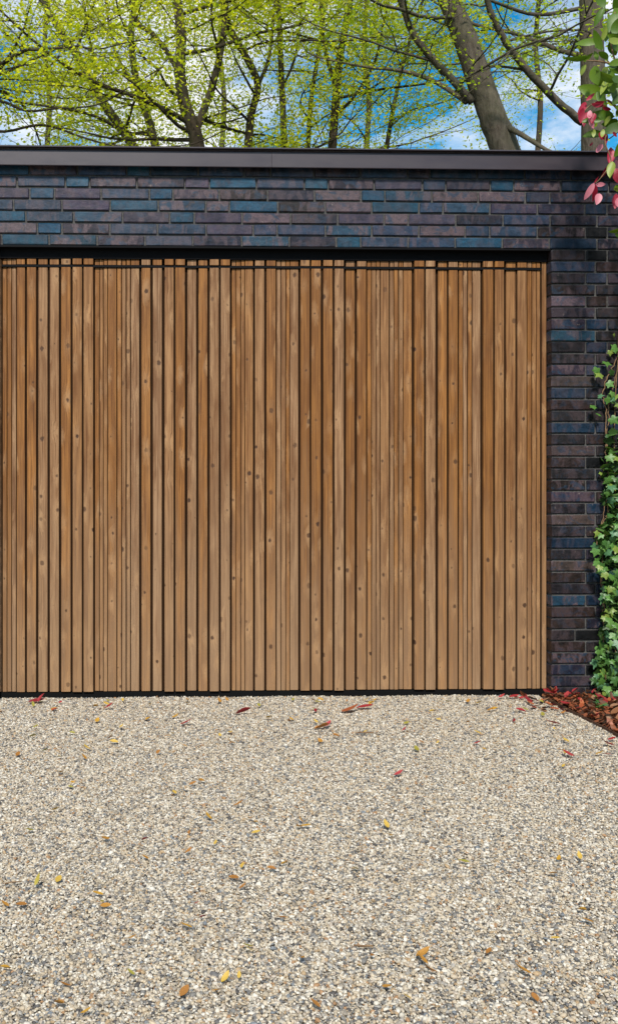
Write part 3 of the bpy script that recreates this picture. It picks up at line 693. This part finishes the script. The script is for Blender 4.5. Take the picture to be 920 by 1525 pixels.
# ------------------------------------------------------------------ ivy on the pier
IVY_EDGE = [(492, 921), (500, 911), (512, 909), (525, 900), (538, 889), (552, 886), (566, 893), (585, 900), (596, 882), (606, 880), (618, 892), (632, 897), (650, 898), (672, 894), (688, 886), (703, 886),
            (716, 893), (735, 891), (750, 889), (766, 897), (780, 885), (798, 884), (812, 880), (828, 879), (842, 884), (856, 893), (868, 893), (884, 892), (900, 892), (918, 890), (934, 885),
            (952, 890), (966, 884), (980, 880), (1000, 878), (1016, 882), (1030, 877), (1046, 879)]
def ivy_left(y):
    for (y0, x0), (y1, x1) in zip(IVY_EDGE, IVY_EDGE[1:]):
        if y0 <= y <= y1: return x0 + (x1 - x0) * (y - y0) / (y1 - y0)
    return 930
ivy_base = on_ground(905, 1052); ivy_base.y = -0.06
ivy = tag(empty('ivy_plant', ivy_base), 'green lobed ivy climbing the dark brick pier beside the timber door', 'ivy')
IM = [ivy_leaf_mesh(1.0, 100 + k) for k in range(6)]
iinv = Matrix.Translation(-ivy_base)
ri = random.Random(77)
def ivy_leaf(p, size, tiltx, tilty, roll, col):
    o = bpy.data.objects.new('leaf', ri.choice(IM)); COL.objects.link(o); o.parent = ivy; o.matrix_parent_inverse = iinv
    # leaf local: +Y tip, +Z upper side -> upper side towards the viewer (-Y), tip downwards
    rot = Matrix.Rotation(roll, 4, 'Y') @ Matrix.Rotation(tilty, 4, 'Z') @ Matrix.Rotation(tiltx, 4, 'X') @ Matrix.Rotation(R(-90), 4, 'X').inverted() @ Matrix.Rotation(math.pi, 4, 'Z')
    o.matrix_basis = Matrix.Translation(p) @ rot @ Matrix.Diagonal((size, size, size, 1)); o.color = col + (1,)
IVC = [(0.085, 0.200, 0.036), (0.115, 0.255, 0.055), (0.060, 0.150, 0.034), (0.115, 0.235, 0.050), (0.085, 0.205, 0.090), (0.20, 0.28, 0.050), (0.040, 0.105, 0.025)]
nl = 0
def ivy_put(x, y, out, young=False):
    global nl
    p = on_plane(x, y, -out); p.z = max(p.z, 0.03)
    s = ri.uniform(.030, .052) * (0.72 if young else 1.0)
    ivy_leaf(p, s, ri.gauss(-.25, .35), ri.gauss(-.1, .45), ri.gauss(0, .55), IVC[5] if young and ri.random() < .6 else ri.choice(IVC[:6] if out > .05 else IVC)); nl += 1
for (x, y) in [(915, 497), (908, 522), (902, 538), (889, 548), (894, 556), (912, 552), (903, 592), (890, 590), (882, 604), (893, 618), (909, 622), (902, 648)]: ivy_put(x, y, ri.uniform(.02, .06), y < 530)
tries = 0
while nl < 285 and tries < 6000:
    tries += 1
    y = 492 + (1048 - 492) * (ri.random() ** .78); xl = ivy_left(y); x = ri.uniform(xl + 4, 946)
    dens = 0.22 if y < 660 else (0.75 if y < 760 else 1.0)
    if y < 670 and x < 905 and ri.random() < .55: continue
    if ri.random() > dens: continue
    thick = .05 + .10 * min(1, max(0, (y - 640) / 250)) * min(1, (x - xl + 8) / 25)
    ivy_put(x, y, ri.uniform(.012, thick + .02), ri.random() < .12 and x < xl + 18)
sp_ = []
for _ in range(5200):                                              # the same ivy running on along the wall beyond the frame
    x = XR_END - (XR_END - wx(948)) * ri.random() ; z = 2.05 * ri.random() ** .8
    sp_.append((x, -.01 - .14 * ri.random(), .02 + z))
for _ in range(900):                                               # small leaves filling in behind the large ones
    y = 640 + 408 * ri.random() ** .85; x = ri.uniform(ivy_left(y) + 8, 950); p = on_plane(x, y, -ri.uniform(.006, .05)); sp_.append((p.x, p.y, max(.02, p.z)))
c = crown('foliage', sp_, .045, IVYMASS, ivy, 9, .95); c.matrix_parent_inverse = iinv; c['kind'] = 'stuff'
for pts in ([(903, 1050), (899, 960), (897, 880), (893, 800), (899, 760), (908, 725)], [(912, 1052), (905, 980), (898, 900), (895, 840), (900, 800), (906, 740), (903, 680), (902, 650), (901, 610), (897, 590), (903, 565), (914, 545), (922, 520)],
            [(903, 668), (904, 640), (906, 610), (912, 575), (919, 548), (926, 520)], [(893, 818), (888, 812), (890, 800), (896, 780), (903, 768)], [(918, 1050), (915, 900), (917, 760), (914, 650), (921, 500), (924, 440)]):
    P3 = []
    for (x, y) in pts:
        p = on_plane(x, y, -.012 - ri.uniform(0, .02)); p.z = max(p.z, -.01); P3.append((p, ri.uniform(.0022, .0036)))
    a, b = smooth_path(P3, 6); mb = MB(); mb.tube([v + Vector((ri.gauss(0, .003), 0, 0)) for v in a], b, 5); s = link('stem', mb.mesh('stem'), STEM, ivy); s.matrix_parent_inverse = iinv

# ------------------------------------------------------------------ photinia hedge shrub reaching in from the right
PD = 4.50
sh_base = Vector((2.72, -0.42, 0.02))
shrub = tag(empty('photinia_shrub', sh_base), 'photinia shrub with glossy green leaves and drooping red young shoots by the roof end', 'shrub')
sinv = Matrix.Translation(-sh_base); rs = random.Random(5)
GL = [blade(1, .42, c_, f_, t_) for c_, f_, t_ in ((.5, .25, .2), (-.4, .35, -.3), (.9, .2, .0), (.2, .5, .5), (-.7, .15, .3))]
for me in GL: me.materials.append(GLOSSY_LEAF)
def limb_sh(pts, nm='branch'):
    a, b = smooth_path(pts, 6); mb = MB(); mb.tube(a, b, 6); o = link(nm, mb.mesh(nm), STEM, shrub); o.matrix_parent_inverse = sinv
def lf(bx, by, tx, ty, col, wide=1.0, dd=0.0, de=0.0, roll=None):
    a = at(bx, by, PD + dd); b = at(tx, ty, PD + dd + de); d = b - a; L = d.length
    xa = d.normalized(); view = (camo.location - a).normalized()
    za = (view - xa * view.dot(xa)).normalized(); ya = za.cross(xa)
    rl = rs.gauss(0, .32) if roll is None else roll
    rot = Matrix((xa, ya, za)).transposed().to_4x4() @ Matrix.Rotation(rl, 4, 'X')
    o = bpy.data.objects.new('leaf', rs.choice(GL)); COL.objects.link(o); o.parent = shrub; o.matrix_parent_inverse = sinv
    o.matrix_basis = Matrix.Translation(a) @ rot @ Matrix.Diagonal((L, L * wide, L, 1)); o.color = col + (1,)
g1, g2, g3, yg = (0.085, 0.165, 0.008), (0.130, 0.220, 0.012), (0.050, 0.105, 0.006), (0.27, 0.34, 0.05)
r1, r2, pk = (0.32, 0.012, 0.035), (0.45, 0.035, 0.07), (0.62, 0.20, 0.25)
for t in [(892, 62, 856, 63, g2, .8), (876, 84, 841, 90, g1, .8), (898, 74, 884, 64, g1, 1), (920, 20, 906, 44, g1, 1.5), (897, 60, 902, 38, yg, .9), (872, 96, 862, 112, yg, 1.3), (868, 92, 880, 78, g2, 1),
          (884, 98, 886, 126, g2, 1.4), (900, 146, 862, 126, g2, 1.1), (893, 142, 908, 108, yg, .5), (906, 62, 918, 84, g1, 1.3), (922, 70, 902, 76, g1, 1.2), (918, 96, 904, 108, g1, 1.3), (922, 112, 908, 132, g3, 1.3),
          (914, 130, 922, 160, g1, 1.3), (926, 140, 908, 160, g3, 1.3), (914, 174, 884, 169, g1, 1.0), (920, 180, 896, 186, g1, 1.2), (908, 172, 900, 188, yg, 1), (926, 186, 900, 196, g3, 1.3), (905, 88, 892, 72, g1, 1.2),
          (898, 128, 880, 104, g2, 1.2), (912, 52, 924, 28, g1, 1.4), (884, 76, 892, 92, g2, .9), (914, 12, 926, 34, g2, 1.3), (904, 100, 890, 118, yg, 1.0), (926, 90, 906, 96, g2, 1.3), (888, 136, 904, 158, g1, 1.0),
          (868, 160, 858, 187, r1, .9), (872, 152, 864, 168, r2, 1), (874, 166, 868, 190, r2, .9), (882, 158, 900, 151, r1, 1.2), (880, 154, 904, 162, r2, .9), (878, 164, 876, 182, pk, 1), (884, 168, 880, 186, r1, 1.0), (888, 166, 898, 176, pk, .8),
          (872, 150, 884, 140, r2, .8), (896, 160, 912, 165, r1, .8), (876, 172, 884, 192, pk, .8),
          (896, 196, 888, 214, r1, 1.2), (893, 214, 894, 233, pk, 1.3), (901, 197, 902, 216, r1, .8), (884, 192, 882, 206, yg, 1.1), (882, 212, 877, 219, r1, 1), (898, 192, 894, 208, yg, 1),
          (909, 219, 905, 250, r2, .8), (904, 247, 895, 266, r1, .8), (911, 240, 907, 267, yg, 1.0), (914, 250, 920, 270, r1, 1.1), (916, 238, 922, 258, pk, 1), (912, 196, 918, 204, r1, 1),
          (884, 272, 871, 298, pk, .75), (886, 275, 902, 275, pk, 1.1), (885, 273, 884, 302, r1, .75), (892, 288, 888, 303, pk, 1.3), (884, 273, 890, 262, r1, .5),
          (922, 276, 909, 284, g2, 1.2), (924, 284, 910, 278, yg, .9), (917, 288, 914, 312, r2, 1), (920, 294, 916, 318, pk, .9), (926, 340, 907, 347, g2, .9), (928, 352, 912, 350, g3, 1.0), (926, 212, 916, 232, g1, 1.2)]:
    lf(*t, dd=rs.uniform(-.06, .06), de=rs.uniform(-.03, .03))
for _ in range(34):
    x = rs.uniform(894, 936); y = rs.uniform(8, 200); a = rs.uniform(0, 6.28); Lp = rs.uniform(24, 36)
    lf(x, y, x + Lp * math.cos(a), y + Lp * math.sin(a), rs.choice([g1, g1, g2, g2, g3, yg]), rs.uniform(.8, 1.15), dd=rs.uniform(-.05, .14), de=rs.uniform(-.04, .04))
def s3(L_): return [(at(x, y, PD + dz), r_) for x, y, dz, r_ in L_]
limb_sh([(sh_base, .028), (sh_base + Vector((-.06, .02, .8)), .022), (sh_base + Vector((-.30, -.04, 1.6)), .016)] + s3([(960, 120, .05, .010), (925, 100, 0, .006), (896, 92, 0, .004), (872, 90, 0, .002)]))
limb_sh(s3([(985, 200, .10, .010), (938, 180, .02, .007), (905, 150, 0, .005), (880, 156, 0, .003), (870, 165, 0, .002)]))
limb_sh(s3([(950, 186, .04, .006), (912, 192, 0, .004), (900, 210, 0, .003), (909, 240, 0, .0025), (896, 262, 0, .0018), (886, 273, 0, .0015)]))
limb_sh(s3([(940, 150, .02, .006), (915, 90, 0, .004), (908, 50, 0, .003), (915, 18, 0, .002)]))
limb_sh(s3([(975, 330, .12, .006), (940, 320, .03, .004), (920, 286, 0, .002)])); limb_sh(s3([(975, 330, .12, .006), (930, 344, 0, .003)]))
# unseen hedge bulk of the shrub, added to block sky light and reflection
hs = []
for _ in range(20000):
    y = rs.uniform(-2.2, -.3); z = .15 + 3.1 * rs.random() ** .8
    xin = 2.78 + .10 * math.sin(y * 4) + .08 * math.sin(z * 5 + y * 3) - (.10 if z > 1.9 else 0) * min(1, max(0, (z - 1.9) / .6)) + max(0, (-1.6 - y) * .1)
    if z > 2.0 and xin < .46 * (y + 5) + .16: xin = .46 * (y + 5) + .16
    hs.append((xin + abs(rs.gauss(0, .40)), y, z))
c = crown('foliage', hs, .085, HEDGE, shrub, 15, .5, .3); c.matrix_parent_inverse = sinv; c['kind'] = 'stuff'
for k in range(5):
    b0 = Vector((3.1 + rs.uniform(-.1, .2), -.4 - .4 * k, 0)); limb_sh([(b0, .03), (b0 + Vector((rs.uniform(-.1, .1), 0, 1)), .022), (b0 + Vector((rs.uniform(-.2, .1), rs.uniform(-.2, .2), 2.4)), .01)], 'stem')

# ------------------------------------------------------------------ fallen leaves, twigs and bud scales
rf = random.Random(3)
DL = [blade(1, w_, c_, f_, t_) for w_, c_, f_, t_ in ((.42, .9, .35, .4), (.50, -.8, .2, -.3), (.36, 1.5, .5, .2), (.46, .4, .7, -.5), (.40, -1.2, .3, .6), (.44, .25, .25, .2), (.5, .6, .15, -.2))]
for me in DL: me.materials.append(DRY_LEAF)
RED = [(0.30, .022, .026), (0.22, .016, .022), (0.38, .045, .045), (0.34, .09, .03)]
def fallen(p, L, az, col, label, group, name='fallen_leaf', cat='leaf', tilt=None, k=None, lift=0.004):
    o = bpy.data.objects.new(name, DL[k] if k is not None else DL[rf.choice((0, 3, 5, 6))]); COL.objects.link(o)
    t = -abs(rf.gauss(.02, .10)) if tilt is None else tilt
    o.matrix_world = Matrix.Translation((p.x, p.y, p.z + lift)) @ Matrix.Rotation(az, 4, 'Z') @ Matrix.Rotation(t, 4, 'Y') @ Matrix.Rotation(rf.gauss(0, .18), 4, 'X') @ Matrix.Diagonal((L, L, L, 1))
    o.color = col + (1,); tag(o, label, cat, group); return o
def gp(x, y):
    p = on_ground(x, y, .006); p.z = gz(p.x, p.y); return p
for (x, y, Lp, az) in [(77, 1061, 9, .3), (155, 1057, 14, 0.1), (268, 1080, 18, .2), (350, 1066, 22, .1), (480, 1086, 16, .5), (586, 1157, 14, .1), (765, 1077, 8, 1), (705, 1111, 10, .2), (783, 1063, 13, 2.8), (835, 1081, 20, 3.1), (855, 1129, 17, 3.0),
                     (904, 1104, 12, .1), (915, 1112, 18, 3.0), (911, 1127, 13, 2.9), (848, 1063, 18, 3.0), (757, 1040.5, 14, 0.0), (741, 1041, 10, .2), (470, 1063, 9, 1.4), (598, 1092, 8, .4), (210, 1256, 9, .2), (297, 1373, 10, .1), (290, 1352, 7, .4), (88, 1050, 7, 1.0)]:
    p = gp(x, y); L = Lp / F * (F * CAMH / (y - HOR)) * 1.2
    where = 'on gravel close to the timber door' if y < 1070 and x < 800 else ('on gravel by the bed edging' if x > 815 else 'far out on open gravel')
    fallen(p, L, az + rf.uniform(-.2, .2), rf.choice(RED[:3]), 'curled red fallen leaf lying ' + where, 'red leaves ' + where)
fallen(gp(42, 1048), .085, .05, RED[1], 'red leaf folded flat on gravel in front of the door, crossing an upright one', None, k=5)
fallen(gp(57, 1049), .055, .5, RED[0], 'red leaf with raised tip on gravel by the door, crossing a flat one', None, tilt=-.7, k=3)
fallen(gp(508, 1063), .10, .35, RED[3], 'large orange red curled leaf on gravel overlapping a darker red one', None, tilt=-.02, k=6)
fallen(gp(530, 1058), .085, .1, RED[0], 'dark red curled leaf on gravel behind a large orange red one', None, tilt=-.05, k=5)
fallen(gp(468, 1089), .075, .3, (0.50, .20, .04), 'orange leaf with a purple tip lying on gravel', None, k=3)
YL = [(0.50, .27, .03), (0.42, .20, .03), (0.55, .36, .06), (0.35, .15, .03), (0.30, .26, .04)]
LABY = 'tiny yellow brown bud scale lying on pale gravel'
for i in range(190):
    y = 1046 + 470 * rf.random() ** 2.3; x = rf.uniform(-40, 905)
    fallen(gp(x, y), rf.uniform(.020, .042), rf.uniform(0, 6.28), rf.choice(YL), LABY, 'bud scales scattered on the gravel', 'bud_scale', 'bud scale', lift=.005)
fallen(gp(52, 1324), .035, .7, (.42, .33, .05), 'yellow green leaf scrap standing up from the gravel', None, 'leaf_scrap', 'leaf', tilt=-.8)
def twig(pts, rad, col_mat, label, nm='twig'):
    P3 = []
    for (x, y) in pts: p = gp(x, y); p.z += .003 + rad; P3.append((p, rad * rf.uniform(.7, 1.1)))
    a, b = smooth_path(P3, 4); mb = MB(); mb.tube(a, b, 5); return tag(link(nm, mb.mesh(nm), col_mat), label, 'twig')
twig([(8, 1321), (18, 1319), (32, 1318.5)], .0022, STEM, 'short yellowish twig on gravel beside a leaf scrap')
twig([(529, 1096), (540, 1095.2), (556, 1095.5)], .003, STEM, 'short brown twig lying on gravel in front of the door')
twig([(526, 1413), (538, 1414.5), (555, 1414)], .0026, STEM, 'orange brown twig lying alone on open gravel')
# leaf litter in the bed at the foot of the pier
for i in range(290):
    p = Vector((DRIVE_R + .012 + .42 * rf.random() ** 1.3, -.02 - .95 * rf.random() ** 1.1, 0)) if i > 36 else Vector((rf.uniform(DRIVE_R - .16, DRIVE_R + .05), -.03 - .30 * rf.random() ** 1.5, 0))
    p.z = .016 + .026 * rf.random() if p.x > DRIVE_R else gz(p.x, p.y)
    kind_, col_ = rf.choice([('bright red', RED[0]), ('bright red', RED[2]), ('dark red', RED[1]), ('orange', (0.36, .085, .03)), ('orange', (0.42, .13, .05)), ('tan', (0.30, .16, .085)), ('tan', (0.24, .10, .04)), ('dark brown', (0.10, .042, .025)), ('dark brown', (0.055, .03, .02)), ('dark brown', (0.13, .06, .035))])
    fallen(p, rf.uniform(.03, .062), rf.uniform(0, 6.28), col_, kind_ + ' dry leaf in the litter at the foot of the ivy', kind_ + ' leaf litter in the planting bed', tilt=rf.gauss(-.05, .2))
lp_ = [(DRIVE_R + .01 + 1.3 * rf.random() ** 1.4, -.02 - 2.2 * rf.random() ** 1.5, .014 + .016 * rf.random()) for _ in range(2600)]
tag(crown('leaf_litter', lp_, .042, LITTER, None, 44, .6, 1.0), 'brown and red leaf mould covering the planting bed under the ivy', 'leaf litter', kind='stuff')
# a low ivy seedling in front of the litter
sd = on_ground(893, 1066); sd.z = .012
seed_ = tag(empty('ivy_seedling', sd), 'small low green seedling among the red litter beside the edging', 'plant')
for k in range(9):
    o = bpy.data.objects.new('leaf', IM[k % 6]); COL.objects.link(o); o.parent = seed_
    a = rf.uniform(0, 6.28); s = rf.uniform(.024, .040); rr_ = rf.uniform(.0, .05)
    o.matrix_basis = Matrix.Translation((math.cos(a) * rr_, math.sin(a) * rr_, rf.uniform(.0, .045))) @ Matrix.Rotation(a, 4, 'Z') @ Matrix.Rotation(rf.gauss(.3, .3), 4, 'X') @ Matrix.Diagonal((s, s, s, 1)); o.color = rf.choice(IVC[:5]) + (1,)
print('bricks', nb, 'ivy leaves', nl)
